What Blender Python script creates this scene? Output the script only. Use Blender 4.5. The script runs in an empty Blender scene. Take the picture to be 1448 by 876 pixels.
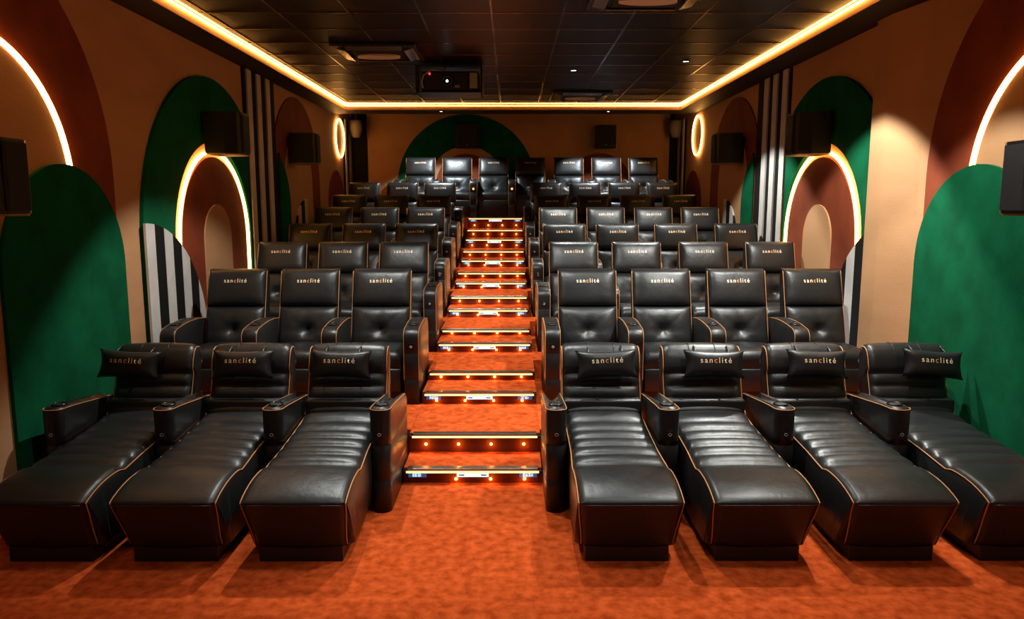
import bpy, bmesh, math, random
from math import pi, sin, cos, tan, radians, sqrt, exp
from mathutils import Vector, Matrix

random.seed(4)
scene = bpy.context.scene
col = scene.collection

# ---------------------------------------------------------------- camera, world, exposure
CAM_H = 2.0
cam_data = bpy.data.cameras.new('camera')
cam_data.sensor_width = 36.0
cam_data.lens = 36.0 * 1062.0 / 1448.0
cam_data.clip_end = 60
cam = bpy.data.objects.new('camera', cam_data)
col.objects.link(cam)
cam.location = (0, 0, CAM_H)
cam.rotation_euler = (pi / 2 - math.atan(150.0 / 1062.0), 0, -math.atan(2.0 / 1062.0))
scene.camera = cam

world = bpy.data.worlds.new('world')
scene.world = world
world.use_nodes = True
world.node_tree.nodes['Background'].inputs[0].default_value = (0.05, 0.035, 0.025, 1)
world.node_tree.nodes['Background'].inputs[1].default_value = 0.02

scene.view_settings.view_transform = 'Standard'
scene.view_settings.look = 'None'
scene.view_settings.exposure = 0.0
scene.view_settings.gamma = 1.0
scene.view_settings.use_curve_mapping = False

# light levels
LED_COVE = 23.0        # amber tube under the ceiling edge
LED_WALL = 15.0        # amber tubes round the wall arches
NOSING = 1.9           # strip in each stair nosing
STEP_DOT = 22.0        # orange dots under each nosing
DOT_W = 0.40           # their light
SPOT_COL = (0.98, 1.0, 0.94)
SPOT_COL_BACK = (0.86, 0.95, 1.0)
# ceiling spots: x, y, watts, cone degrees, tilt towards the back
SPOTS = [(-1.0, 1.2, 50, 96, 0), (1.3, 1.2, 60, 100, 0), (-1.0, 3.5, 60, 84, 0), (0.55, 3.5, 60, 96, 0), (1.75, 3.3, 90, 92, 0),  # unseen lamps added to light the seat fronts
         (2.15, 5.1, 300, 96, 0), (-1.2, 6.0, 330, 100, 12), (0.2, 5.9, 270, 96, 8), (2.3, 6.5, 520, 94, 8),
         (-0.80, 10.7, 220, 84, 0), (0.81, 9.98, 230, 84, 0), (2.11, 9.36, 380, 102, 6)]
BACK_SPOTS = [(-1.22, 13.56, 270, 104), (1.72, 13.56, 270, 94)]

# ---------------------------------------------------------------- materials
def new_mat(name):
    m = bpy.data.materials.new(name)
    m.use_nodes = True
    nt = m.node_tree
    return m, nt, nt.nodes['Principled BSDF']

def plain(name, rgb, rough=0.5, metal=0.0, spec=0.5):
    m, nt, b = new_mat(name)
    b.inputs['Base Color'].default_value = (*rgb, 1)
    b.inputs['Roughness'].default_value = rough
    b.inputs['Metallic'].default_value = metal
    b.inputs['Specular IOR Level'].default_value = spec
    return m

def emit(name, rgb, strength, base=(0.1, 0.1, 0.1)):
    m, nt, b = new_mat(name)
    b.inputs['Base Color'].default_value = (*base, 1)
    b.inputs['Emission Color'].default_value = (*rgb, 1)
    b.inputs['Emission Strength'].default_value = strength
    return m

def textured(name, c1, c2, scale, rough=0.7, bump=0.1, bscale=120.0, spec=0.3, detail=4.0, stretch=(1, 1, 1), sheen=0.0, bdist=0.004, lo=0.35, hi=0.65):
    m, nt, b = new_mat(name)
    N, L = nt.nodes, nt.links
    tc = N.new('ShaderNodeTexCoord')
    mp = N.new('ShaderNodeMapping'); mp.inputs['Scale'].default_value = stretch
    L.new(tc.outputs['Object'], mp.inputs[0])
    n1 = N.new('ShaderNodeTexNoise'); n1.inputs['Scale'].default_value = scale; n1.inputs['Detail'].default_value = detail
    L.new(mp.outputs[0], n1.inputs['Vector'])
    cr = N.new('ShaderNodeValToRGB')
    cr.color_ramp.elements[0].position = lo; cr.color_ramp.elements[0].color = (*c1, 1)
    cr.color_ramp.elements[1].position = hi; cr.color_ramp.elements[1].color = (*c2, 1)
    L.new(n1.outputs['Fac'], cr.inputs[0]); L.new(cr.outputs[0], b.inputs['Base Color'])
    n2 = N.new('ShaderNodeTexNoise'); n2.inputs['Scale'].default_value = bscale; n2.inputs['Detail'].default_value = 3.0
    L.new(mp.outputs[0], n2.inputs['Vector'])
    bp = N.new('ShaderNodeBump'); bp.inputs['Strength'].default_value = bump; bp.inputs['Distance'].default_value = bdist
    L.new(n2.outputs['Fac'], bp.inputs['Height']); L.new(bp.outputs[0], b.inputs['Normal'])
    b.inputs['Roughness'].default_value = rough
    b.inputs['Specular IOR Level'].default_value = spec
    b.inputs['Sheen Weight'].default_value = sheen
    return m

def leather_mat():
    m, nt, b = new_mat('black_leather')
    N, L = nt.nodes, nt.links
    tc = N.new('ShaderNodeTexCoord')
    v = N.new('ShaderNodeTexVoronoi'); v.inputs['Scale'].default_value = 260.0
    L.new(tc.outputs['Object'], v.inputs['Vector'])
    n = N.new('ShaderNodeTexNoise'); n.inputs['Scale'].default_value = 9.0; n.inputs['Detail'].default_value = 3.0
    L.new(tc.outputs['Object'], n.inputs['Vector'])
    b1 = N.new('ShaderNodeBump'); b1.inputs['Strength'].default_value = 0.12; b1.inputs['Distance'].default_value = 0.002
    L.new(v.outputs['Distance'], b1.inputs['Height'])
    b2 = N.new('ShaderNodeBump'); b2.inputs['Strength'].default_value = 0.22; b2.inputs['Distance'].default_value = 0.02
    L.new(n.outputs['Fac'], b2.inputs['Height']); L.new(b1.outputs[0], b2.inputs['Normal'])
    L.new(b2.outputs[0], b.inputs['Normal'])
    mr = N.new('ShaderNodeMapRange'); mr.inputs['To Min'].default_value = 0.30; mr.inputs['To Max'].default_value = 0.46
    L.new(n.outputs['Fac'], mr.inputs['Value']); L.new(mr.outputs[0], b.inputs['Roughness'])
    b.inputs['Base Color'].default_value = (0.010, 0.0105, 0.011, 1)
    b.inputs['Specular IOR Level'].default_value = 0.42
    return m

M = {}
M['leather'] = leather_mat()
M['piping'] = plain('gold_piping', (0.50, 0.21, 0.07), 0.5)
M['plinth'] = plain('black_plinth', (0.006, 0.006, 0.006), 0.5)
M['cup'] = plain('cup_holder_black', (0.008, 0.008, 0.008), 0.22)
M['cup_in'] = plain('cup_holder_inside', (0.002, 0.002, 0.002), 0.6)
M['icon'] = plain('icon_grey', (0.45, 0.45, 0.45), 0.5)
M['logo'] = plain('logo_pale_gold', (0.95, 0.74, 0.50), 0.35)
M['logo_c'] = plain('logo_orange', (0.95, 0.30, 0.08), 0.35)
M['carpet'] = textured('orange_carpet', (0.28, 0.037, 0.007), (0.56, 0.090, 0.020), 16.0, 1.0, 0.6, 240.0, 0.0, 9.0, lo=0.30, hi=0.70)
M['tan'] = textured('tan_plaster', (0.42, 0.225, 0.105), (0.50, 0.275, 0.135), 2.2, 0.75, 0.35, 90.0, 0.25, 5.0, stretch=(1, 0.35, 1))
M['brown'] = textured('rust_brown_fabric', (0.16, 0.030, 0.010), (0.21, 0.040, 0.013), 3.0, 0.8, 0.3, 150.0, 0.25)
M['green'] = textured('green_velvet', (0.002, 0.070, 0.027), (0.003, 0.105, 0.042), 4.0, 0.9, 0.4, 110.0, 0.08, 6.0)
M['white'] = textured('white_fabric', (0.52, 0.50, 0.48), (0.60, 0.58, 0.55), 5.0, 0.8, 0.2, 150.0, 0.2)
M['black'] = plain('black_fabric', (0.008, 0.008, 0.008), 0.8, 0, 0.2)
M['soffit'] = plain('black_soffit', (0.012, 0.010, 0.009), 0.55, 0, 0.3)
M['fascia'] = plain('brown_fascia', (0.30, 0.14, 0.06), 0.5, 0, 0.3)
M['tile'] = textured('black_ceiling_tile', (0.006, 0.004, 0.005), (0.009, 0.006, 0.007), 6.0, 0.42, 0.03, 40.0, 0.2, 3.0)
M['tbar'] = plain('ceiling_grid_metal', (0.16, 0.09, 0.07), 0.22, 0.9)
M['polish'] = plain('added_mirror_strip', (0.35, 0.30, 0.26), 0.12, 1.0)  # for the added strips that reflect the cove tube
M['plastic'] = plain('black_plastic', (0.005, 0.005, 0.0055), 0.4, 0, 0.3)
M['grille'] = textured('speaker_grille', (0.005, 0.005, 0.005), (0.009, 0.009, 0.009), 200.0, 0.6, 0.5, 400.0, 0.3)
M['under'] = plain('led_lit_underside', (0.30, 0.15, 0.06), 0.6)  # amber LED light on a black underside, put into the colour
M['grey'] = plain('grey_plastic', (0.22, 0.22, 0.22), 0.35)
M['offwhite'] = plain('off_white_plastic', (0.22, 0.18, 0.14), 0.5)
M['lens'] = plain('lens_glass', (0.005, 0.006, 0.009), 0.05, 0, 0.8)
M['metal'] = plain('brushed_metal', (0.35, 0.34, 0.33), 0.3, 1.0)
M['louver'] = plain('louver_grey', (0.30, 0.27, 0.24), 0.25, 0.8)
M['pale'] = plain('pale_plastic', (0.65, 0.60, 0.55), 0.5)
M['riser'] = plain('black_riser', (0.006, 0.006, 0.006), 0.4)
M['riser_board'] = plain('brown_riser', (0.10, 0.018, 0.006), 0.6, 0, 0.2)
M['led'] = emit('amber_led', (1.0, 0.45, 0.09), LED_COVE)
M['led_wall'] = emit('amber_wall_led', (1.0, 0.46, 0.11), LED_WALL)
M['nosing'] = emit('yellow_nosing_led', (1.0, 0.66, 0.24), NOSING)
M['dot'] = emit('orange_step_light', (1.0, 0.27, 0.03), STEP_DOT)
M['sign'] = emit('pale_blue_sign', (0.55, 0.80, 1.0), 1.6)
M['sign_dark'] = emit('blue_sign', (0.02, 0.08, 0.22), 1.0, (0.01, 0.02, 0.05))
M['sign_mark'] = emit('sign_glyph', (0.60, 0.82, 1.0), 1.3)
M['lamp'] = emit('spot_lens', (0.85, 0.93, 1.0), 14.0)
M['red'] = emit('red_indicator', (1.0, 0.02, 0.02), 5.0)
M['hot'] = emit('projector_beam', (0.8, 0.9, 1.0), 6.0)
M['amber_dot'] = emit('amber_button', (1.0, 0.42, 0.05), 2.5)

# ---------------------------------------------------------------- helpers
def link(name, mesh, mat=None, parent=None, loc=None):
    o = bpy.data.objects.new(name, mesh)
    col.objects.link(o)
    if mat is not None and not mesh.materials:
        mesh.materials.append(mat)
    if parent is not None:
        o.parent = parent
    if loc is not None:
        o.location = loc
    return o

def bm_mesh(bm, name, smooth=False):
    bmesh.ops.recalc_face_normals(bm, faces=bm.faces[:])
    me = bpy.data.meshes.new(name)
    bm.to_mesh(me); bm.free()
    if smooth:
        for p in me.polygons:
            p.use_smooth = True
    return me

def obj(name, bm, mat, parent=None, smooth=False, loc=None):
    return link(name, bm_mesh(bm, name, smooth), mat, parent, loc)

def empty(name, loc=(0, 0, 0)):
    o = bpy.data.objects.new(name, None)
    o.empty_display_size = 0.1
    col.objects.link(o); o.location = loc
    return o

def tag(o, label, cat, group=None):
    o['label'] = label; o['category'] = cat
    if group:
        o['group'] = group
    return o

def struct(o):
    o['kind'] = 'structure'
    return o

def box(bm, x0, x1, y0, y1, z0, z1, bev=0.0, seg=2):
    r = bmesh.ops.create_cube(bm, size=1.0)
    vs = r['verts']
    for v in vs:
        v.co = Vector(((x0 + x1) / 2 + v.co.x * (x1 - x0), (y0 + y1) / 2 + v.co.y * (y1 - y0), (z0 + z1) / 2 + v.co.z * (z1 - z0)))
    if bev > 0:
        es = list({e for v in vs for e in v.link_edges})
        bmesh.ops.bevel(bm, geom=es, offset=bev, segments=seg, affect='EDGES', profile=0.5, clamp_overlap=True)
    return bm

def bx(*a, **k):
    return box(bmesh.new(), *a, **k)

def tube(bm, pts, r, seg=6, closed=False):
    pts = [Vector(p) for p in pts]
    n = len(pts)
    rings = []
    prev = None
    for i, p in enumerate(pts):
        if closed:
            t = (pts[(i + 1) % n] - pts[i - 1]).normalized()
        else:
            t = (pts[min(i + 1, n - 1)] - pts[max(i - 1, 0)]).normalized()
        if prev is None:
            a = Vector((1, 0, 0)) if abs(t.x) < 0.8 else Vector((0, 0, 1))
            nrm = (a - t * a.dot(t)).normalized()
        else:
            nrm = (prev - t * prev.dot(t)).normalized()
        prev = nrm
        b = t.cross(nrm)
        rings.append([bm.verts.new(p + (nrm * cos(2 * pi * k / seg) + b * sin(2 * pi * k / seg)) * r) for k in range(seg)])
    m = n if closed else n - 1
    for i in range(m):
        A, B = rings[i], rings[(i + 1) % n]
        for k in range(seg):
            bm.faces.new((A[k], A[(k + 1) % seg], B[(k + 1) % seg], B[k]))
    if not closed:
        bm.faces.new(rings[0][::-1]); bm.faces.new(rings[-1])
    return bm

def loft(bm, rings, caps=True):
    R = [[bm.verts.new(p) for p in r] for r in rings]
    n = len(R[0])
    for i in range(len(R) - 1):
        for k in range(n):
            bm.faces.new((R[i][k], R[i][(k + 1) % n], R[i + 1][(k + 1) % n], R[i + 1][k]))
    if caps:
        bm.faces.new(R[0][::-1]); bm.faces.new(R[-1])
    return bm

def disc(bm, c, r, axis='z', n=16, d=0.01):
    """short cylinder centred at c"""
    rings = []
    for s in (-d / 2, d / 2):
        ring = []
        for k in range(n):
            a = 2 * pi * k / n
            if axis == 'z': p = (c[0] + r * cos(a), c[1] + r * sin(a), c[2] + s)
            elif axis == 'y': p = (c[0] + r * cos(a), c[1] + s, c[2] + r * sin(a))
            else: p = (c[0] + s, c[1] + r * cos(a), c[2] + r * sin(a))
            ring.append(p)
        rings.append(ring)
    return loft(bm, rings)

def sstep(a, b, x):
    t = max(0.0, min(1.0, (x - a) / (b - a)))
    return t * t * (3 - 2 * t)

def edge_drop(x, hw, r):
    t = (abs(x) - (hw - r)) / r
    if t <= 0: return 0.0
    t = min(t, 1.0)
    return r * (1 - sqrt(max(0.0, 1 - t * t)))

# sheet: a padded strip that follows a profile in y/z, closed down to a bottom line
def sheet(prof, bots, widths, nu=14, r=0.035, crown=0.012, side_mid=0.0, bulge=None):
    bm = bmesh.new()
    n = len(prof)
    rings = []
    edge = ([], [])
    for i in range(n):
        y, z = prof[i]
        a, b = prof[max(i - 1, 0)], prof[min(i + 1, n - 1)]
        ty, tz = b[0] - a[0], b[1] - a[1]
        l = sqrt(ty * ty + tz * tz) or 1
        ny, nz = -tz / l, ty / l
        hw = widths[i] / 2
        ring = []
        by, bz = bots[i]
        pe = (y - ny * r, z - nz * r)
        ring.append((-hw, by, bz))
        ring.append((-hw - side_mid, (by + pe[0]) / 2, (bz + pe[1]) / 2))
        for k in range(nu + 1):
            u = -1 + 2 * k / nu
            u = math.copysign(abs(u) ** 0.75, u)
            x = u * hw
            d = edge_drop(x, hw, r) + crown * u * u
            if bulge: d -= bulge[i] * max(0, 1 - abs(u) ** 7)
            ring.append((x, y - ny * d, z - nz * d))
        ring.append((hw + side_mid, (by + pe[0]) / 2, (bz + pe[1]) / 2))
        ring.append((hw, by, bz))
        rings.append(ring)
        q = r * 0.42 + crown
        edge[0].append((-hw + 0.004, y - ny * q, z - nz * q))
        edge[1].append((hw - 0.004, y - ny * q, z - nz * q))
    loft(bm, rings)
    return bm, edge

def interp(pts, step=0.02):
    out = []
    for (a, b) in zip(pts[:-1], pts[1:]):
        l = sqrt((b[0] - a[0]) ** 2 + (b[1] - a[1]) ** 2)
        k = max(1, int(round(l / step)))
        for j in range(k):
            t = j / k
            out.append((a[0] + (b[0] - a[0]) * t, a[1] + (b[1] - a[1]) * t))
    out.append(pts[-1])
    return out

def rolls(p0, p1, bulge, n=7):
    """one padded channel between two seams"""
    return [(p0[0] + (p1[0] - p0[0]) * j / n, p0[1] + (p1[1] - p0[1]) * j / n, bulge * (sin(pi * j / n) ** 0.55 if j else 0.0)) for j in range(n)]

def split_bulge(pts):
    return [(p[0], p[1]) for p in pts], [p[2] if len(p) > 2 else 0.0 for p in pts]

# front-facing padded panel (backrest cushions): grid in x / height with a depth function
def panel(bm, w, z0, z1, depth, back, yfun, nu=18, nv=14, wtop=None):
    front, rear = [], []
    wt = wtop or w
    for j in range(nv + 1):
        v = -1 + 2 * j / nv
        v = math.copysign(abs(v) ** 0.7, v)
        z = (z0 + z1) / 2 + v * (z1 - z0) / 2
        ww = w + (wt - w) * (v + 1) / 2
        fr, rr = [], []
        for i in range(nu + 1):
            u = -1 + 2 * i / nu
            u = math.copysign(abs(u) ** 0.75, u)
            d = depth(u, v)
            fr.append(bm.verts.new((u * ww / 2, yfun(z) - d, z)))
            rr.append(bm.verts.new((u * ww / 2, yfun(z) + back, z)))
        front.append(fr); rear.append(rr)
    for j in range(nv):
        for i in range(nu):
            bm.faces.new((front[j][i], front[j][i + 1], front[j + 1][i + 1], front[j + 1][i]))
            bm.faces.new((rear[j][i], rear[j + 1][i], rear[j + 1][i + 1], rear[j][i + 1]))
    for j in range(nv):
        bm.faces.new((front[j][0], front[j + 1][0], rear[j + 1][0], rear[j][0]))
        bm.faces.new((front[j][nu], rear[j][nu], rear[j + 1][nu], front[j + 1][nu]))
    for i in range(nu):
        bm.faces.new((front[0][i], rear[0][i], rear[0][i + 1], front[0][i + 1]))
        bm.faces.new((front[nv][i], front[nv][i + 1], rear[nv][i + 1], rear[nv][i]))
    return bm

# ---------------------------------------------------------------- room shell
XL, XR, YF, YB = -3.2, 3.355, -2.0, 15.3
ZC, ZS = 3.70, 3.61
LX, RX, LY = -2.87, 2.96, 13.40

floor = struct(obj('floor', bx(XL - .1, XR + .1, YF, 5.6, -.1, 0), M['carpet']))
wall_left = struct(obj('wall_left', bx(XL - .15, XL, YF, YB + .15, -.1, 4.1), M['tan']))
wall_right = struct(obj('wall_right', bx(XR, XR + .15, YF, YB + .15, -.1, 4.1), M['tan']))
wall_back = struct(obj('wall_back', bx(XL, XR, YB, YB + .15, -.1, 4.1), M['tan']))
wall_front = struct(obj('wall_front', bx(XL - .15, XR + .15, YF - .15, YF, -.1, 4.1), M['black']))
ceiling = struct(obj('ceiling', bx(XL, XR, YF, YB, 3.93, 4.05), M['soffit']))
struct(obj('wall_right_pillar', loft(bmesh.new(), [[(XR, 6.98, z), (3.275, 6.98, z), (3.275, 6.72, z), (XR, 6.25, z)] for z in (0, 3.62)]), M['tan']))

# lowered edge of the ceiling
for nm, a in (('trim_1', (XL, LX, YF, LY)), ('trim_2', (RX, XR, YF, LY)), ('trim_3', (XL, XR, LY, 13.98))):
    struct(obj(nm, bx(*a, ZS, 3.80), M['soffit']))
F = .006
struct(obj('trim_4', bx(LX, LX + F, YF, LY, ZS, ZC), M['fascia']))
struct(obj('trim_5', bx(RX - F, RX, YF, LY, ZS, ZC), M['fascia']))
struct(obj('trim_6', bx(LX, RX, LY - F, LY, ZS, ZC), M['fascia']))

# ceiling tiles and grid
T = 0.6425
GX0, GY0 = -0.17, 7.065
me_tile = {}
def tile_mesh(w, d):
    k = (round(w, 3), round(d, 3))
    if k not in me_tile:
        me_tile[k] = bm_mesh(bx(-w / 2, w / 2, -d / 2, d / 2, 0, .015, bev=.004, seg=1), 'ceiling_tile')
        me_tile[k].materials.append(M['tile'])
    return me_tile[k]
xs = [LX + F] + [GX0 + T * k for k in range(-4, 5) if LX + .1 < GX0 + T * k < RX - .1] + [RX - F]
ys = [GY0 + T * k for k in range(-14, 11) if GY0 + T * k < LY - .1]
ys = [YF] + [y for y in ys if y > YF + .1] + [LY - F]
for i in range(len(xs) - 1):
    for j in range(len(ys) - 1):
        w, d = xs[i + 1] - xs[i] - .014, ys[j + 1] - ys[j] - .014
        o = link('ceiling_tile', tile_mesh(w, d), None, ceiling, ((xs[i] + xs[i + 1]) / 2, (ys[j] + ys[j + 1]) / 2, ZC + random.uniform(-.001, .001)))
bars_x = bm_mesh(bx(-.011, .011, YF, LY - F, 0, .02, bev=.002, seg=1), 'ceiling_bar')
bars_y = bm_mesh(bx(LX + F, RX - F, -.011, .011, 0, .02, bev=.002, seg=1), 'ceiling_bar')
for x in xs[1:-1]:
    link('ceiling_bar', bars_x, M['tbar'], ceiling, (x, 0, ZC - .004))
for y in ys[1:-1]:
    link('ceiling_bar', bars_y, M['tbar'], ceiling, (0, y, ZC - .0045))

for nm, a in (('trim_7', (LX + F, LX + .07, YF, LY - F)), ('trim_8', (RX - .07, RX - F, YF, LY - F)), ('trim_9', (LX + .07, RX - .07, LY - .30, LY - F))):
    struct(obj(nm, bx(*a, ZC - .003, ZC), M['polish']))  # strips added to mirror the cove tube as a second line

# amber cove light
bm = bmesh.new()
zl = ZC - .022
tube(bm, [(LX + .028, YF + .02, zl), (LX + .028, LY - .028, zl), (RX - .028, LY - .028, zl), (RX - .028, YF + .02, zl)], .0105, 8)
tag(obj('cove_light', bm, M['led'], smooth=True), 'amber light tube running round the edge of the black ceiling', 'light')

# ---------------------------------------------------------------- terraces under the seats and the aisle stairs
AX0, AX1 = -0.772, 0.225
STEPS = [(5.20, .113), (5.55, .262), (6.40, .37), (6.85, .450), (7.75, .554), (8.20, .624), (9.08, .725), (9.50, .831),
         (10.30, .930), (10.75, 1.025), (11.55, 1.143), (12.00, 1.257), (12.70, 1.410), (13.15, 1.554), (13.58, 1.749)]
ARM_Y = [4.66, 6.37, 7.78, 9.10, 10.35, 11.60, 12.75, 13.70]
ROW_Z = [0, .262, .450, .624, .831, 1.025, 1.257, 1.749]
ords = ['first', 'second', 'third', 'fourth', 'fifth', 'sixth', 'seventh', 'eighth', 'ninth', 'tenth', 'eleventh', 'twelfth', 'thirteenth', 'fourteenth', 'fifteenth']
for r in range(1, 8):
    y0 = ARM_Y[r - 1] + 0.98 if r < 7 else 13.58
    y1 = ARM_Y[r] + 0.98 if r < 7 else YB
    if r == 6: y1 = 13.58
    for side, (a, b) in (('left', (XL, AX0)), ('right', (AX1, XR))):
        o = struct(obj('floor_terrace_' + side, bx(a, b, y0, y1, ROW_Z[r - 1] - .1, ROW_Z[r]), M['carpet']))

def glyph_strip(bm, x0, x1, y, z0, z1, n, seed):
    rnd = random.Random(seed)
    w = (x1 - x0) / n
    for k in range(n):
        a, b = x0 + w * k + w * .12, x0 + w * (k + 1) - w * .12
        for (p, q, s, t) in ((a, a + w * .22, z0, z1), (b - w * .22, b, z0, z1), (a, b, z1 - (z1 - z0) * .2, z1), (a, b, z0, z0 + (z1 - z0) * .2), (a, b, (z0 + z1) / 2 - .002, (z0 + z1) / 2 + .002)):
            if rnd.random() < .78:
                box(bm, p, q, y - .002, y, s, t)

for i, (y, z) in enumerate(STEPS):
    zb = STEPS[i - 1][1] if i else 0.0
    ye = STEPS[i + 1][0] if i < 14 else YB
    a_step = i % 2 == 0
    root = empty('stair_step', ((AX0 + AX1) / 2, y, zb))
    X0, X1 = AX0 - root.location.x, AX1 - root.location.x
    lab = ('carpeted step with blue row signs on its riser, %s sign-lit step up from the floor' if a_step else 'carpeted step without signs, %s plain step up from the floor') % ords[i // 2]
    tag(root, lab, 'step', 'steps of the centre stairs')
    h = z - zb
    obj('tread', bx(X0, X1, .012, ye - y + .012, -.04, h, bev=.004), M['carpet'], root)
    obj('riser', bx(X0, X1, 0, .012, 0, h - .004), M['riser_board'], root)
    obj('nosing', bx(X0, X1, -.028, .03, h - .034, h - .012, bev=.004), M['riser'], root)
    obj('edge_trim', bx(X0 + .03, X1 - .03, -.026, .035, h - .012, h + .003, bev=.002), M['metal'], root)
    e = .022
    obj('nosing_light', bx(X0 + e, X1 - e, -.036, -.027, h - .029, h - .014, bev=.003), M['nosing'], root)
    n = 4
    dots = [X0 + (X1 - X0) * (k + .5) / n for k in range(n)]
    if i == 0: dots = [X0 + (X1 - X0) * f for f in (.38, .63, .875)]
    zd = (h - .034) * (.32 if a_step else .5)
    for dx in dots:
        b_ = bmesh.new()
        bmesh.ops.create_uvsphere(b_, u_segments=8, v_segments=6, radius=.011)
        obj('step_light', b_, M['dot'], root, True, (dx, -.010, zd + .008))
        ld = bpy.data.lights.new('step_glow', 'POINT'); ld.energy = DOT_W; ld.color = (1.0, 0.30, 0.05); ld.shadow_soft_size = .012
        lo = bpy.data.objects.new('step_glow', ld); col.objects.link(lo); lo.parent = root; lo.location = (dx, -.040, zd)
    if a_step:
        zs0, zs1 = h - .07, h - .036
        s = bx(-.115, .115, -.006, 0, zs0 + .002, zs1, bev=.003)
        p = obj('centre_sign', s, M['sign'], root)
        b_ = bmesh.new(); box(b_, -.1, -.06, -.008, -.006, zs0 + .012, zs1 - .012); box(b_, .06, .1, -.008, -.006, zs0 + .012, zs1 - .012)
        obj('arrow_mark', b_, M['sign_dark'], p)
        for c in (X0 + .1, X1 - .1):
            q = obj('row_sign', bx(c - .065, c + .065, -.006, 0, zs0, zs1, bev=.002), M['sign_dark'], root)
            b_ = bmesh.new(); glyph_strip(b_, c - .038, c + .038, -.006, zs0 + .006, zs1 - .006, 4, i * 7 + (c > 0))
            obj('row_mark', b_, M['sign_mark'], q)

# ---------------------------------------------------------------- wall decoration
def prism(wall, poly, d0, d1):
    """polygon in (y, z) raised from the side wall by d0..d1, or (x, z) on the back wall"""
    bm = bmesh.new()
    def P(a, b, d):
        if wall == 'L': return (XL + d, a, b)
        if wall == 'R': return (XR - d, a, b)
        return (a, YB - d, b)
    A = [bm.verts.new(P(a, b, d0)) for a, b in poly]
    B = [bm.verts.new(P(a, b, d1)) for a, b in poly]
    n = len(poly)
    bm.faces.new(A); bm.faces.new(B[::-1])
    for k in range(n):
        bm.faces.new((A[k], A[(k + 1) % n], B[(k + 1) % n], B[k]))
    return bm

def arc(cy, cz, r, a0, a1, n=28):
    return [(cy + r * cos(radians(a0 + (a1 - a0) * k / n)), cz + r * sin(radians(a0 + (a1 - a0) * k / n))) for k in range(n + 1)]

def clean(poly):
    out = []
    for p in poly:
        if not out or (abs(p[0] - out[-1][0]) + abs(p[1] - out[-1][1])) > 1e-4:
            out.append(p)
    if abs(out[0][0] - out[-1][0]) + abs(out[0][1] - out[-1][1]) < 1e-4: out.pop()
    return out

def dome(cy, cz, r, z0, ylo=-99, yhi=99, zhi=ZS - .005, n=36):
    p = [(cy + r, z0)] + arc(cy, cz, r, 0, 180, n) + [(cy - r, z0)]
    return clean([(min(max(y, ylo), yhi), min(z, zhi)) for y, z in p])

def quarter_slats(wall, parent, cy, cz, r, z0, n, d0, d1, dirn=1, ymin=-99, ymax=99):
    w = r / n
    for k in range(n):
        a, b = w * k, w * (k + 1) - .006
        top = []
        for j in range(9):
            t = a + (b - a) * j / 8
            top.append((cy + dirn * t, cz + sqrt(max(0, r * r - t * t))))
        poly = [(cy + dirn * a, z0)] + top + [(cy + dirn * b, z0)]
        poly = clean([(min(max(y, ymin), ymax), z) for y, z in poly])
        if max(p[0] for p in poly) - min(p[0] for p in poly) < .01: continue
        obj('slat', prism(wall, poly, d0, d1), M['white' if k % 2 == 0 else 'black'], parent)

def arch_light(wall, cy, cz, r, a0, a1, d, leg0=None, leg1=None, n=40, rad=.019, closed=False):
    pts = arc(cy, cz, r, a0, a1, n)
    if closed: pts = pts[:-1]
    if leg0 is not None: pts = [(pts[0][0], leg0)] + pts
    if leg1 is not None: pts = pts + [(pts[-1][0], leg1)]
    X = (XL + d) if wall == 'L' else (XR - d)
    return tube(bmesh.new(), [(X, y, z) for y, z in pts], rad, 8, closed)

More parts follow.
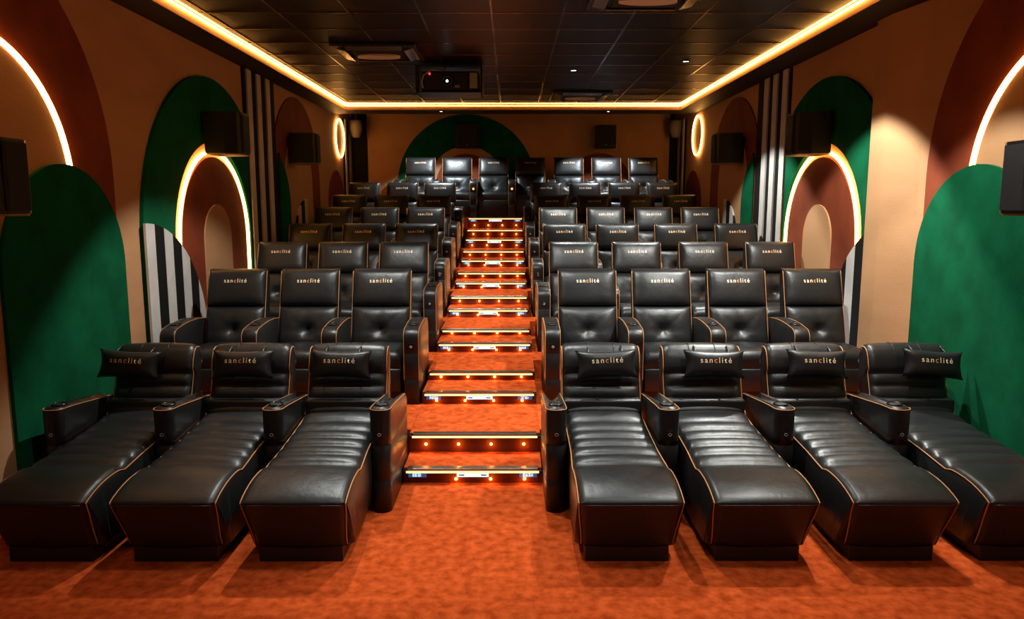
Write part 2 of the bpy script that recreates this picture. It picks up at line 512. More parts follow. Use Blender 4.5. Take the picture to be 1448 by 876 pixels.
for W, wall in (('L', wall_left), ('R', wall_right)):
    lr = W == 'R'
    side_txt = 'on the wall with the pillar' if lr else 'on the wall without a pillar'
    # big arch by the front row
    obj('arch_panel', prism(W, dome(4.53, 2.2, 1.58, 0), 0, .02), M['brown'], wall)
    obj('arch_panel', prism(W, dome(4.55, 2.1, .91, 0), .02, .04), M['tan'], wall)
    obj('dome_panel', prism(W, dome(5.37, 1.53, .745, 0), .04, .065), M['green'], wall)
    tag(obj('arch_light', arch_light(W, 4.55, 2.1, .945, 6, 178, .04), M['led_wall'], smooth=True), 'amber curved light tube above the green dome panel, ' + side_txt, 'light', 'curved light tubes on the walls')
    # arch inside a green dome
    c = 8.17
    ylo = 6.98 if lr else -99
    outer = dome(c, 1.65, 1.66, .1, ylo, 9.22)
    yl, yr = min(p[0] for p in outer), max(p[0] for p in outer)
    inner = [(c - 1.04, .1)] + arc(c, 1.6, 1.04, 180, 0, 36) + [(c + 1.04, .1)]
    inner = clean([(max(y, ylo + .12), z) for y, z in inner])
    obj('dome_panel', prism(W, clean(outer + inner), 0, .035), M['green'], wall)
    obj('arch_panel', prism(W, dome(c, 1.6, .89, .1), 0, .03), M['brown'], wall)
    obj('arch_panel', prism(W, dome(c, 1.62, .37, .1), .03, .045), M['tan'], wall)
    tag(obj('arch_light', arch_light(W, c, 1.6, .945, 0, 180, .03, .2, 1.42), M['led_wall'], smooth=True), 'amber arch-shaped light tube inside the dark green dome, ' + side_txt, 'light', 'curved light tubes on the walls')
    quarter_slats(W, wall, 6.49, .62, 1.21, .1, 7, .045, .065, 1, ylo if lr else -99)
    # full height stripes
    obj('stripe_backing', prism(W, [(9.22, .4), (10.4, .4), (10.4, ZS - .01), (9.22, ZS - .01)], 0, .02), M['black'], wall)
    for a, b in (((9.28, 9.44), (9.62, 9.78), (9.95, 10.11)) if lr else ((9.31, 9.46), (9.66, 9.81), (10.02, 10.17))):
        obj('slat', prism(W, [(a, .4), (b, .4), (b, ZS - .01), (a, ZS - .01)], .02, .04), M['white'], wall)
    # farther arch
    obj('arch_panel', prism(W, dome(11.45, 2.3, 1.25, .6, 10.405), 0, .02), M['brown'], wall)
    obj('arch_panel', prism(W, dome(11.45, 2.3, .72, .6), .02, .035), M['tan'], wall)
    obj('dome_panel', prism(W, dome(10.12, 1.95, .735, .6, 10.41), .035, .06), M['green'], wall)
    quarter_slats(W, wall, 11.75, 1.35, .72, .6, 4, .035, .06, -1)
    obj('arch_panel', prism(W, dome(13.95, 2.0, .6, .9), 0, .02), M['brown'], wall)
    obj('stripe_backing', prism(W, [(14.62, 1.2), (YB - .01, 1.2), (YB - .01, ZS - .01), (14.62, ZS - .01)], 0, .02), M['black'], wall)
    for a, b in ((14.72, 14.84), (15.06, 15.18)):
        obj('slat', prism(W, [(a, 1.2), (b, 1.2), (b, ZS - .01), (a, ZS - .01)], .02, .04), M['white'], wall)
    yc = 13.67 if lr else 14.27
    tag(obj('ring_light', arch_light(W, yc, 3.2, .345, 0, 360, .03, closed=True, rad=.015), M['led_wall'], smooth=True), 'amber light ring high near the back corner, ' + side_txt, 'light', 'light rings near the back corners')

# back wall
obj('dome_panel', prism('B', dome(-.88, 2.37, 1.38, 1.75, zhi=3.92), 0, .03), M['green'], wall_back)
obj('arch_panel', prism('B', dome(-.88, 2.37, .76, 1.75), .03, .05), M['tan'], wall_back)
obj('arch_panel', prism('B', dome(-.88, 2.37, .61, 1.75), .05, .07), M['brown'], wall_back)
obj('arch_panel', prism('B', dome(1.78, 2.36, .64, 1.75), 0, .03), M['brown'], wall_back)
for a, b in ((XL + .045, -2.86), (3.17, XR - .045)):
    obj('corner_panel', prism('B', [(a, 1.75), (b, 1.75), (b, 4.0), (a, 4.0)], 0, .03), M['black'], wall_back)

# ---------------------------------------------------------------- lamps in the ceiling
def spot(x, y, z, watts, cone, colr, label, group, aim=None):
    ld = bpy.data.lights.new('spot_light', 'SPOT')
    ld.energy = watts; ld.color = colr; ld.spot_size = radians(cone); ld.spot_blend = .22; ld.shadow_soft_size = .025
    lo = bpy.data.objects.new('spot_light', ld)
    col.objects.link(lo)
    if aim: lo.rotation_euler = aim
    if label is None:            # a lamp above the top of the picture
        lo.location = (x, y, z - .02)
        return
    root = empty('ceiling_spot', (x, y, z))
    tag(root, label, 'light', group)
    lo.parent = root; lo.location = (0, 0, -.02)
    b_ = bmesh.new()
    tube(b_, [(.045 * cos(2 * pi * k / 16), .045 * sin(2 * pi * k / 16), -.003) for k in range(16)], .008, 6, True)
    obj('trim_ring', b_, M['plastic'], root, True)
    obj('lamp_lens', disc(bmesh.new(), (0, 0, .0), .038, 'z', 14, .006), M['lamp'], root)
    return root

for k, (x, y, w, c, tl) in enumerate(SPOTS):
    lab = None
    if abs(x - .81) < .01: lab = 'small bright round spot in the black ceiling, nearer the projector'
    elif abs(x - 2.11) < .01: lab = 'small bright round spot in the black ceiling, nearer the pillar wall'
    elif y > 10: lab = 'small round ceiling spot hidden behind the projector'
    spot(x, y, ZC - .002, w, c, SPOT_COL, lab, 'round ceiling spots', aim=(radians(tl), 0, 0))
for k, (x, y, w, c) in enumerate(BACK_SPOTS):
    spot(x, y, ZS - .002, w, c, SPOT_COL_BACK, 'small white spot under the ceiling edge, ' + ('over the green back wall arch' if k == 0 else 'by the back wall speaker'), 'spots above the back row', aim=(radians(14), 0, 0))

# air conditioner cassettes
def cassette(x, y, label):
    root = empty('air_conditioner', (x, y, ZC))
    tag(root, label, 'air conditioner', 'air conditioner cassettes in the ceiling')
    s = .46
    obj('frame', bx(-s, s, -s, s, -.035, 0, bev=.012), M['plastic'], root)
    obj('centre_grille', bx(-.27, .27, -.27, .27, -.05, -.035, bev=.006), M['grille'], root)
    b_ = bmesh.new(); loft(b_, [[(.24 * cos(2 * pi * k / 20), .1 * sin(2 * pi * k / 20), zz) for k in range(20)] for zz in (-.075, -.05)])
    obj('badge_plate', b_, M['pale'], root)
    for a in range(4):
        b_ = bx(-.3, .3, -.055, .055, -.006, .006, bev=.004)
        bmesh.ops.rotate(b_, verts=b_.verts, cent=(0, 0, 0), matrix=Matrix.Rotation(radians(-12), 3, 'X'))
        bmesh.ops.translate(b_, verts=b_.verts, vec=(0, -.37, -.042))
        bmesh.ops.rotate(b_, verts=b_.verts, cent=(0, 0, 0), matrix=Matrix.Rotation(a * pi / 2, 3, 'Z'))
        obj('louver', b_, M['louver'], root)
cassette(-1.48, 8.78, 'black ceiling air conditioner cassette with open flaps, beside the projector')
cassette(1.12, 6.42, 'black ceiling air conditioner cassette cut by the top of the picture')
cassette(1.10, 12.2, 'black ceiling air conditioner cassette close to the back light strip')

# projector
root = empty('projector', (-.74, 9.32, 3.325))
tag(root, 'black projector hanging under the ceiling, lens facing the front', 'projector')
obj('body', bx(-.34, .36, 0, .42, .03, .25, bev=.02), M['plastic'], root)
obj('front_panel', bx(-.30, .22, -.012, .004, .045, .235, bev=.006), M['grille'], root)
b_ = bmesh.new(); tube(b_, [(-.02 + .06 * cos(2 * pi * k / 20), -.02, .13 + .06 * sin(2 * pi * k / 20)) for k in range(20)], .012, 6, True)
p = obj('lens_barrel', b_, M['plastic'], root, True)
obj('lens', disc(bmesh.new(), (-.02, -.018, .13), .052, 'y', 20, .01), M['lens'], p)
obj('lens_glow', disc(bmesh.new(), (-.02, -.025, .13), .014, 'y', 12, .004), M['hot'], p)
obj('indicator', disc(bmesh.new(), (-.23, -.016, .215), .012, 'y', 10, .008), M['red'], root)
obj('nameplate', bx(.07, .13, -.016, -.01, .055, .085), M['grey'], root)
obj('vent_panel', bx(.25, .34, -.008, .004, .05, .23, bev=.004), M['grey'], root)
b_ = bmesh.new(); tube(b_, [(-.31, -.01, .05), (-.325, -.02, .12), (-.30, -.02, .2), (-.2, -.02, .262), (-.06, .05, .27)], .008, 6)
obj('cable', b_, M['grey'], root, True)
b_ = bmesh.new()
for sx in (-.39, .39):
    box(b_, sx - .012, sx + .012, .0, .46, 0, .32)
box(b_, -.40, .40, 0, .46, 0, .012); box(b_, -.40, .40, 0, .46, .31, .322)
obj('cage', b_, M['plastic'], root)
b_ = bmesh.new(); box(b_, -.05, .05, .18, .28, .32, .372); box(b_, -.1, .1, .13, .33, .36, .374)
obj('ceiling_mount', b_, M['plastic'], root)
b_ = bmesh.new(); tube(b_, [(-.06, .05, .25), (-.04, .05, .31)], .01, 6)
obj('arm', b_, M['metal'], root)

# speakers
def speaker(W, y, z, label):
    X = XL if W == 'L' else XR
    s = 1 if W == 'L' else -1
    root = empty('wall_speaker', (X + s * .05, y, z))
    tag(root, label, 'speaker', 'black speakers on the side walls')
    plan = [(.02, 0), (.22, 0), (.34, .05), (.375, .12), (.375, .30), (.34, .37), (.22, .42), (.02, .42)]
    rings = [[(s * a, b, zz) for a, b in plan] for zz in (.012, .43)]
    obj('body', loft(bmesh.new(), rings), M['plastic'], root)
    pl2 = [(.375, .10), (.385, .12), (.385, .30), (.375, .32)]
    obj('grille', loft(bmesh.new(), [[(s * a, b, zz) for a, b in pl2] for zz in (.03, .41)]), M['grille'], root)
    pl3 = [(.03, .01), (.21, .01), (.335, .06), (.365, .125), (.365, .295), (.335, .36), (.21, .41), (.03, .41)]
    obj('lit_underside', loft(bmesh.new(), [[(s * a, b, zz) for a, b in pl3] for zz in (0, .012)]), M['under'], root)  # thin slab carrying the painted LED light under the black body
    obj('bracket', bx(min(-s * .05, s * .03), max(-s * .05, s * .03), .15, .27, .12, .3), M['plastic'], root)
for W, lab in (('L', 'wall without a pillar'), ('R', 'pillar wall')):
    speaker(W, 4.08 if W == 'L' else 4.22, 1.93, 'black wall speaker beside the big front arch, ' + lab)
    speaker(W, 7.85, 2.50, 'black wall speaker above the lit arch in the green dome, ' + lab)
    speaker(W, 10.85, 2.56, 'black wall speaker on the far brown arch behind the stripes, ' + lab)

def back_speaker(x0, x1, z0, z1, label):
    root = empty('back_speaker', ((x0 + x1) / 2, YB - .08, z0))
    w, h = (x1 - x0) / 2, z1 - z0
    tag(root, label, 'speaker')
    obj('body', bx(-w, w, -.22, 0, 0, h, bev=.015), M['plastic'], root)
    obj('grille', bx(-w + .02, w - .02, -.235, -.215, .06, h - .02, bev=.006), M['grille'], root)
    obj('badge', disc(bmesh.new(), (0, -.236, .06), .014, 'y', 10, .006), M['offwhite'], root)
    obj('bracket', bx(-.06, .06, 0, .08, h * .4, h * .7), M['plastic'], root)
back_speaker(1.67, 2.07, 3.08, 3.52, 'black square speaker on the plain tan part of the back wall')
back_speaker(-1.08, -.62, 3.08, 3.56, 'black square speaker on the green arch of the back wall')
for x, s, lab in ((XL + .2, 1, 'pale rounded speaker in the back corner away from the pillar wall'), (XR - .14, -1, 'pale rounded speaker in the back corner at the pillar wall')):
    root = empty('corner_speaker', (x, 14.95, 3.27))
    tag(root, lab, 'speaker', 'pale corner speakers')
    rings = []
    for zz, rr in ((0, .06), (.03, .085), (.14, .115), (.26, .12), (.32, .11), (.34, .07)):
        rings.append([(rr * cos(2 * pi * k / 16), rr * .9 * sin(2 * pi * k / 16), zz) for k in range(16)])
    obj('body', loft(bmesh.new(), rings), M['offwhite'], root, True)
    obj('ceiling_rod', bx(-.015, .015, -.015, .015, .33, .66), M['plastic'], root)

# ---------------------------------------------------------------- seats
def text_meshes(size):
    """logo word as two flat meshes: pale letters and orange letters"""
    out = []
    full = 'sancl\u0069t\u00e9'
    cu = bpy.data.curves.new('logo', 'FONT')
    cu.size = size; cu.space_character = 1.32; cu.extrude = 0.0; cu.offset = size * .004
    cu.align_x = 'CENTER'; cu.align_y = 'CENTER'
    cu.body = full
    cu.materials.append(M['logo']); cu.materials.append(M['logo_c'])
    for k, ch in enumerate(cu.body_format):
        ch.material_index = 1 if k in (3,) else 0
    o = bpy.data.objects.new('logo', cu)
    col.objects.link(o)
    dg = bpy.context.evaluated_depsgraph_get()
    me = bpy.data.meshes.new_from_object(o.evaluated_get(dg))
    bpy.data.objects.remove(o)
    return me

def logo_on(me_src, fun, zc, name='logo_text'):
    """copy of the flat word laid on a surface: x stays, y becomes height, fun(x, z) gives depth"""
    me = me_src.copy(); me.name = name
    for v in me.vertices:
        x, zz = v.co.x, zc + v.co.y
        v.co = (x, fun(x, zz) - .0015, zz)
    return me

# --- armrest (shared by all seats): origin at front centre on the floor
AW = .135
def arm_outline(h, back, inset, zf=lambda y, z: z):
    w = AW / 2 - inset
    y0, y1 = inset, back - inset
    r = .055
    pts = []
    for cx_, a0 in ((w - r, -90), (-(w - r), 180)):
        pass
    pts += [(w - r + r * cos(radians(a)), y0 + r + r * sin(radians(a)), h) for a in range(-90, 1, 18)]
    ym = [y0 + r + (y1 - .03 - y0 - r) * k / 8 for k in range(1, 9)]
    pts += [(w, q, h) for q in ym] + [(w - .03, y1, h), (-w + .03, y1, h)] + [(-w, q, h) for q in ym[::-1]]
    pts += [(-w + r + r * cos(radians(a)), y0 + r + r * sin(radians(a)), h) for a in range(180, 271, 18)]
    return [(x, y, zf(y, z)) for x, y, z in pts]
def make_arm_meshes(back=.82, H=.70):
    def ztop(y, z):          # the pad falls a little towards the back and rounds off at its end
        k = max(0.0, (z - (H - .16)) / .16)
        return z - k * (.085 * max(0, y - .1) / (back - .1) + .09 * max(0, (y - back + .14) / .14) ** 2)
    lv = [(0.0, back, .004), (.215, back, .002), (.222, back, .006), (.229, back, .002), (.45, back, 0), (.457, back, .005), (.464, back, 0), (H - .16, back, 0),
          (H - .055, back, 0), (H - .025, back, .001), (H - .008, back, .005), (H, back, .014)]
    body = bm_mesh(loft(bmesh.new(), [arm_outline(h, b, i, ztop) for h, b, i in lv]), 'armrest', True)
    body.materials.append(M['leather'])
    o = arm_outline(H - .010, back, .001, ztop)
    pts = o[:14][::-1] + o[17:][::-1]
    pip = bm_mesh(tube(bmesh.new(), pts, .003, 6), 'piping', True); pip.materials.append(M['piping'])
    b_ = bmesh.new()
    tube(b_, [(.043 * cos(2 * pi * k / 18), .115 + .043 * sin(2 * pi * k / 18), H + .002) for k in range(18)], .006, 6, True)
    cup = bm_mesh(b_, 'cup_holder', True); cup.materials.append(M['cup'])
    cin = bm_mesh(disc(bmesh.new(), (0, .12, H), .041, 'z', 18, .003), 'cup_well'); cin.materials.append(M['cup_in'])
    b_ = bx(-.022, .022, -.004, .004, H - .20, H - .145, bev=.003)
    plate = bm_mesh(b_, 'control_plate'); plate.materials.append(M['cup'])
    b_ = bmesh.new(); tube(b_, [(.011 * cos(2 * pi * k / 10), -.005, H - .17 + .009 * sin(2 * pi * k / 10)) for k in range(10)], .0018, 4, True)
    icon = bm_mesh(b_, 'control_icon'); icon.materials.append(M['icon'])
    return body, pip, cup, cin, plate, icon
ARM = make_arm_meshes()
def add_arm(root, x, y=0.0):
    a = link('armrest', ARM[0], None, root, (x, y, 0))
    link('piping', ARM[1], None, a)
    link('cup_holder', ARM[2], None, a)
    link('cup_well', ARM[3], None, a)
    link('control_plate', ARM[4], None, a)
    link('control_icon', ARM[5], None, a)

# armrest of the upright recliners: the pad rolls over the front edge
def make_round_arm(W=.13):
    prof = [(.0, 0), (.0, .22), (.003, .226), (0, .232), (0, .45), (.003, .456), (0, .462), (0, .58)]
    prof += [(.085 - .085 * cos(radians(a)), .58 + .085 * sin(radians(a))) for a in range(15, 91, 15)]
    prof += [(.20, .680), (.34, .690), (.50, .688), (.64, .675), (.74, .65), (.79, .61), (.80, .55), (.80, .3), (.80, 0)]
    cy_, cz_ = .4, .34
    rings = []
    for x, k in ((-W / 2, .010), (-W / 2 + .004, .004), (-W / 2 + .014, 0), (0, -.002), (W / 2 - .014, 0), (W / 2 - .004, .004), (W / 2, .010)):
        ring = []
        for y, z in prof:
            l = sqrt((y - cy_) ** 2 + (z - cz_) ** 2)
            ring.append((x, y + (cy_ - y) / l * k, z + ((cz_ - z) / l * k if z > .01 else 0)))
        rings.append(ring)
    body = bm_mesh(loft(bmesh.new(), rings), 'armrest', True); body.materials.append(M['leather'])
    edge_ = [(y, z) for y, z in prof if z > .02 and y < .76 and z not in (.226, .456)]
    pip = []
    for sx in (-1, 1):
        pip.append(bm_mesh(tube(bmesh.new(), [(sx * (W / 2 - .001), y + .004, z - .005) for y, z in edge_], .0027, 6), 'piping', True))
        pip[-1].materials.append(M['piping'])
    b_ = bmesh.new(); tube(b_, [(.041 * cos(2 * pi * k / 18), .19 + .043 * sin(2 * pi * k / 18), .683 + .0028 * sin(2 * pi * k / 18)) for k in range(18)], .005, 6, True)
    cup = bm_mesh(b_, 'cup_holder', True); cup.materials.append(M['cup'])
    cin = bm_mesh(disc(bmesh.new(), (0, .19, .681), .039, 'z', 18, .006), 'cup_well'); cin.materials.append(M['cup_in'])
    plate = bm_mesh(bx(-.02, .02, -.004, .004, .485, .54, bev=.003), 'control_plate'); plate.materials.append(M['cup'])
    b_ = bmesh.new(); tube(b_, [(.010 * cos(2 * pi * k / 10), -.005, .512 + .009 * sin(2 * pi * k / 10)) for k in range(10)], .0018, 4, True)
    icon = bm_mesh(b_, 'control_icon'); icon.materials.append(M['icon'])
    b_ = bx(-.016, .016, -.008, -.003, .495, .53, bev=.002)
    glow = bm_mesh(b_, 'button_light'); glow.materials.append(M['amber_dot'])
    return body, pip, cup, cin, plate, icon, glow
RARM = make_round_arm()
def add_round_arm(root, x, lit=False):
    a = link('armrest', RARM[0], None, root, (x, 0, 0))
    for m_ in RARM[1]: link('piping', m_, None, a)
    link('cup_holder', RARM[2], None, a)
    link('cup_well', RARM[3], None, a)
    link('control_plate', RARM[4], None, a)
    link('button_light', RARM[6], None, a) if lit else link('control_icon', RARM[5], None, a)

# --- upright recliner (rows two to eight)
SW = .56
def yf(z):                       # front plane of the back cushions
    return .60 + (z - .45) * .30
def head_depth(u, v):
    e = (1 - abs(u) ** 5) ** .5 if abs(u) < 1 else 0
    f = (1 - abs(v) ** 4) ** .5 if abs(v) < 1 else 0
    d = .075 * min(e, 1) * f
    for s in (-.36, .36):
        d -= .004 * exp(-((u - s) / .025) ** 2) * sstep(.2, .9, v)
    d -= .006 * exp(-((v - .62) / .25) ** 2) * (1 - u * u)
    return max(d, 0)
def back_depth(u, v):
    e = (1 - abs(u) ** 5) ** .5 if abs(u) < 1 else 0
    f = (1 - abs(v) ** 5) ** .5 if abs(v) < 1 else 0
    d = .085 * e * f
    vc = -.12
    r2 = (u / .22) ** 2 + ((v - vc) / .26) ** 2
    d -= .046 * exp(-r2) * e * f
    for du, dv, k in ((0, 1, .012), (1, 0, .010), (.7, .7, .006), (-.7, .7, .006)):
        pu, pv = u, (v - vc) * .8
        dist = abs(pu * dv - pv * du)
        d -= k * exp(-(dist / .05) ** 2) * exp(-(pu * pu + pv * pv) / .5) * e * f
    return max(d, 0)
ZH0, ZH1, ZB0, ZB1 = .775, 1.115, .40, .775
b_ = panel(bmesh.new(), SW - .01, ZB0, ZB1, back_depth, .05, yf, 28, 24)
ME_BACK = bm_mesh(b_, 'back_cushion', True); ME_BACK.materials.append(M['leather'])
b_ = panel(bmesh.new(), SW, ZH0, ZH1, head_depth, .07, yf, 26, 16, SW - .015)
ME_HEAD = bm_mesh(b_, 'headrest', True); ME_HEAD.materials.append(M['leather'])
b_ = bmesh.new()
rings = []
for z, t, i in ((.08, .20, 0), (.5, .20, 0), (.9, .16, 0), (1.05, .14, .004), (1.09, .12, .015), (1.105, .09, .03)):
    w = SW / 2 - .012 - i
    y0, y1 = yf(z) + .03, yf(z) + .03 + t - .02
    rings.append([(-w, y0, z), (w, y0, z), (w, y1 - .03, z), (w - .03, y1, z), (-w + .03, y1, z), (-w, y1 - .03, z)])
loft(b_, rings)
ME_SHELL = bm_mesh(b_, 'back_shell'); ME_SHELL.materials.append(M['leather'])
b_ = bmesh.new()
ME_BPIPE = []
for s in (-1, 1):
    b_ = bmesh.new()
    tube(b_, [(s * (SW / 2 - .004), yf(z) - (.008 if z > .44 else 0), z) for z in (.42, .55, .68, .77, .79, .9, 1.0, 1.07, 1.10)], .003, 6)
    ME_BPIPE.append(bm_mesh(b_, 'piping', True)); ME_BPIPE[-1].materials.append(M['piping'])
def seat_ring(y, top, hw):
    return [(-hw, y, .10), (-hw, y, top - .06), (-hw + .012, y, top - .025), (-hw + .05, y, top - .006), (0, y, top + .004), (hw - .05, y, top - .006), (hw - .012, y, top - .025), (hw, y, top - .06), (hw, y, .10)]
b_ = bmesh.new()
loft(b_, [seat_ring(y, t, .272) for y, t in ((.045, .34), (.035, .39), (.045, .43), (.075, .457), (.12, .468), (.3, .47), (.5, .46), (.66, .45))])
ME_SEAT = bm_mesh(b_, 'seat_cushion', True); ME_SEAT.materials.append(M['leather'])
ME_FOOT = bm_mesh(bx(-.27, .27, .028, .06, .1, .31, bev=.014), 'footrest_panel', True); ME_FOOT.materials.append(M['leather'])
ME_BASE = bm_mesh(bx(-.27, .27, .08, .70, 0, .12), 'base'); ME_BASE.materials.append(M['plinth'])
LOGO = text_meshes(.052)
ZLOGO = 1.015
def head_front(x, z):
    w = SW / 2
    v = (z - (ZH0 + ZH1) / 2) / ((ZH1 - ZH0) / 2)
    return yf(z) - head_depth(max(-1, min(1, x / w)), v)
ME_LOGO = logo_on(LOGO, head_front, ZLOGO)

def recliner(x, y, z, label, group, arms, lit=False):
    root = empty('recliner_seat', (x, y, z))
    tag(root, label, 'recliner seat', group)
    link('base', ME_BASE, None, root)
    link('seat_cushion', ME_SEAT, None, root)
    link('footrest_panel', ME_FOOT, None, root)
    b = link('back_cushion', ME_BACK, None, root)
    h = link('headrest', ME_HEAD, None, root)
    link('logo_text', ME_LOGO, None, h)
    link('back_shell', ME_SHELL, None, root)
    for m_ in ME_BPIPE: link('piping', m_, None, root)
    for a in arms:
        add_round_arm(root, a, lit)
    return root

# --- front row chaise: origin at arm front on the floor
pts = interp([(-.67, .085), (-.80, .375)], .03)
pts += [(-.805, .392), (-.801, .405), (-.788, .417), (-.765, .428)]
pts += interp([(-.74, .437), (-.69, .452), (-.63, .465), (-.56, .474), (-.48, .477), (-.42, .474), (-.385, .466)], .03)
seams = [(-.36, .458), (-.22, .468), (-.09, .478), (.04, .488), (.17, .498), (.33, .512), (.52, .535)]
for a, b in zip(seams[:-1], seams[1:]):
    pts += rolls(a, b, .026 if b[0] < .4 else .032)
pts.append(seams[-1])
prof, bul = split_bulge(pts)
bots, wid = [], []
n_ = len(prof)
for i, (y, z) in enumerate(prof):
    t = i / (n_ - 1)
    bots.append((max(-.64 + .03 * min(i, 6) / 6, y) if y > -.6 else -.64 + .004 * i, .085))
    w = .525 + .055 * sstep(.08, .41, z) if i < 12 else .58 - .022 * sstep(-.4, -.05, y)
    wid.append(w)
bm, edge = sheet(prof, bots, wid, 20, .035, .012, .004, bul)
ME_CH = bm_mesh(bm, 'chaise_cushion', True); ME_CH.materials.append(M['leather'])
ME_CHP = []
for e in edge:
    ME_CHP.append(bm_mesh(tube(bmesh.new(), e, .0038, 6), 'piping', True)); ME_CHP[-1].materials.append(M['piping'])
b_ = bmesh.new(); tube(b_, [(-.27 + .54 * k / 8, -.806, .388) for k in range(9)], .0022, 5)
ME_CHSEAM = bm_mesh(b_, 'front_seam', True); ME_CHSEAM.materials.append(M['leather'])
# backrest of the chaise
bp = []
bp += rolls((.50, .535), (.585, .60), .018)
bp += rolls((.585, .60), (.625, .70), .022)
bp += rolls((.625, .70), (.655, .785), .020)
hp = [(.655, .785), (.642, .80), (.648, .84), (.668, .90), (.692, .945), (.722, .972), (.76, .985), (.80, .983), (.83, .968), (.845, .94)]
bp += hp
bp, bbul = split_bulge(bp)
bb = []
for i, (y, z) in enumerate(bp):
    t = i / (len(bp) - 1)
    bb.append((.70 + .14 * t, max(.12, min(.9, z - .12))))
bw = [.57] * len(bp)
bm, edge2 = sheet(bp, bb, bw, 20, .04, .012, 0, bbul)
ME_CHB = bm_mesh(bm, 'backrest', True); ME_CHB.materials.append(M['leather'])
ME_CHBP, ME_CHS = [], []
for e in edge2:
    ME_CHBP.append(bm_mesh(tube(bmesh.new(), e, .0036, 6), 'piping', True)); ME_CHBP[-1].materials.append(M['piping'])
for s in (-.095, .095):
    ME_CHS.append(bm_mesh(tube(bmesh.new(), [(s, y - .002, z + .001) for y, z in hp[1:]], .003, 5), 'backrest_seam', True)); ME_CHS[-1].materials.append(M['leather'])
ME_CHSHELL = bm_mesh(bx(-.28, .28, .52, .84, .06, .62, bev=.02), 'back_shell', True); ME_CHSHELL.materials.append(M['leather'])
b_ = bx(-.235, .235, -.665, .5, .0, .09, bev=.004)
ME_CHPL = bm_mesh(b_, 'plinth'); ME_CHPL.materials.append(M['plinth'])

def chaise(x, y, z, label, group, arms):
    root = empty('chaise_seat', (x, y, z))
    tag(root, label, 'chaise seat', group)
    link('plinth', ME_CHPL, None, root)
    c = link('chaise_cushion', ME_CH, None, root)
    for m_ in ME_CHP: link('piping', m_, None, c)
    link('front_seam', ME_CHSEAM, None, c)
    b = link('backrest', ME_CHB, None, root)
    for m_ in ME_CHBP: link('piping', m_, None, b)
    for m_ in ME_CHS: link('backrest_seam', m_, None, b)
    link('back_shell', ME_CHSHELL, None, root)
    for a in arms:
        add_arm(root, a)
    return root

# head pillow
PW, PH, PT = .44, .205, .062
def pil_t(u, v):
    return PT * (max(0, 1 - u ** 4) * max(0, 1 - v ** 4)) ** .55
def pil_xz(u, v):
    return (PW / 2 * u * (1 - .10 * (1 - v * v)), PH / 2 * v * (1 - .13 * (1 - u * u)))
b_ = bmesh.new()
nu, nv = 22, 16
fr, rr = [], []
for j in range(nv + 1):
    v = -1 + 2 * j / nv
    fr.append([]); rr.append([])
    for i in range(nu + 1):
        u = -1 + 2 * i / nu
        x, z = pil_xz(u, v); t = pil_t(u, v)
        a = b_.verts.new((x, -t, z)); fr[-1].append(a)
        if i in (0, nu) or j in (0, nv): rr[-1].append(a)
        else: rr[-1].append(b_.verts.new((x, t * .55, z)))
for j in range(nv):
    for i in range(nu):
        b_.faces.new((fr[j][i], fr[j][i + 1], fr[j + 1][i + 1], fr[j + 1][i]))
        f4 = (rr[j][i], rr[j + 1][i], rr[j + 1][i + 1], rr[j][i + 1])
        try: b_.faces.new(f4)
        except ValueError: pass
ME_PIL = bm_mesh(b_, 'headrest_pillow', True); ME_PIL.materials.append(M['leather'])
PLOGO = text_meshes(.054)
def pil_front(x, z):
    u, v = x / (PW / 2 * .92), z / (PH / 2 * .88)
    return -pil_t(max(-1, min(1, u)), max(-1, min(1, v)))
ME_PLOGO = logo_on(PLOGO, pil_front, .022)
ME_STRAP = []
for s in (-.12, .12):
    b_ = bmesh.new()
    tube(b_, [(s, .02, .05), (s, .05, .10), (s, .10, .135), (s, .16, .14)], .008, 5)
    ME_STRAP.append(bm_mesh(b_, 'strap', True)); ME_STRAP[-1].materials.append(M['leather'])

def pillow(x, y, z, rot, label):
    o = link('headrest_pillow', ME_PIL, None, None, (x, y, z))
    o.rotation_euler = (radians(-16), radians(rot), 0)
    tag(o, label, 'pillow', 'logo pillows on the front row')
    link('logo_text', ME_PLOGO, None, o)
    for m_ in ME_STRAP: link('strap', m_, None, o)

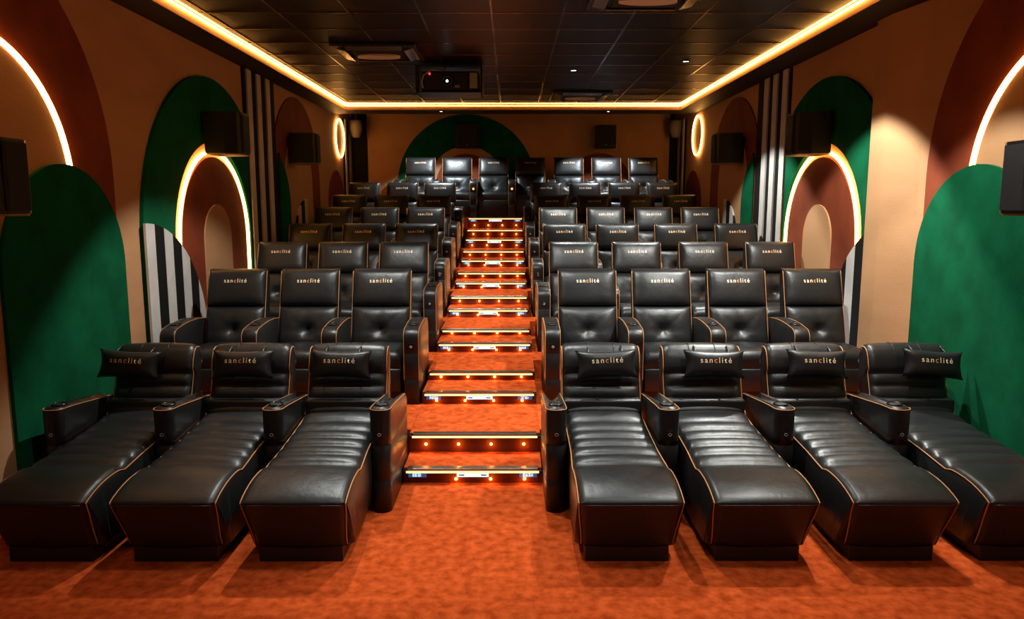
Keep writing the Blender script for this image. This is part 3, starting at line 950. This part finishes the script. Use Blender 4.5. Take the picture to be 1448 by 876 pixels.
# --- place them
ROWS = {
    1: ([-2.585, -1.885, -1.18], [.655, 1.39, 2.145, 2.88]),
    2: ([-2.60, -1.91, -1.225], [.73, 1.435, 2.154, 2.88]),
    3: ([-2.59, -1.90, -1.21], [.715, 1.43, 2.19, 2.95]),
    4: ([-2.615, -1.915, -1.228], [.70, 1.395, 2.16, 2.95]),
    5: ([-2.60, -1.92, -1.245], [.695, 1.395, 2.095, 2.78]),
    6: ([-2.625, -1.945, -1.25], [.67, 1.36, 2.07, 2.76]),
    7: ([-2.60, -1.92, -1.25], [.63, 1.322, 2.015, 2.70]),
}
for r, (left, right) in ROWS.items():
    y, z = ARM_Y[r - 1], ROW_Z[r - 1]
    for blk, xsr in (('three-seat', left[::-1]), ('four-seat', right)):
        n = len(xsr)
        sg = -1 if blk == 'three-seat' else 1
        for k, x in enumerate(xsr):
            half = .355
            pin = (xsr[k] - xsr[k - 1]) / 2 if k else -sg * -half
            arms = []
            if k == 0:        # arm beside the aisle, clear of the steps
                lim0 = AX0 - .07 if sg < 0 else AX1 + .07
                w0 = x - sg * .365
                arms.append((min(w0, lim0) if sg < 0 else max(w0, lim0)) - x)
            if k < n - 1: arms.append((xsr[k + 1] - x) / 2)
            else:
                e = sg * .36
                lim = (XR - .005 - AW / 2 - .07) if sg > 0 else (XL + .005 + AW / 2 + .07)
                if abs(x + e) <= abs(lim): arms.append(e)
            pos = ['beside the stairs', 'second from the stairs', 'third from the stairs', 'fourth from the stairs'][k]
            if k == n - 1: pos = 'next to the wall'
            if r == 1:
                chaise(x, y, z, 'black leather chaise seat %s, front row of %s block' % (pos, blk), 'chaise seats of the front row', arms)
                dx = {(-1, 2): -.13, (-1, 1): -.02, (-1, 0): -.03, (1, 0): .03, (1, 1): .06, (1, 2): .04, (1, 3): .13}[(sg, k)]
                rot = {(-1, 2): 3, (-1, 1): 0, (-1, 0): 1, (1, 0): -2, (1, 1): 1, (1, 2): 1.5, (1, 3): 4}[(sg, k)]
                pillow(x + dx, y + .585, z + .865, rot, 'black logo pillow on the chaise seat %s, %s block' % (pos, blk))
            else:
                recliner(x, y, z, 'black leather recliner seat %s, %s row of %s block' % (pos, ords[r - 1], blk), 'recliner seats of row ' + ords[r - 1], arms)
back = [-1.70, -1.01, -.32, .375, 1.10, 1.81, 2.51]
nm = ['at the end away from the pillar wall', 'second from the end away from the pillar wall', 'third from the end away from the pillar wall', 'in the middle of the row', 'third from the pillar wall end', 'second from the pillar wall end', 'at the pillar wall end']
for k, x in enumerate(back):
    arms = [-.35] + ([.35] if k == 6 else [])
    recliner(x, ARM_Y[7], ROW_Z[7], 'black recliner in the back row, ' + nm[k], 'recliner seats of the back row', arms, k in (2, 3))
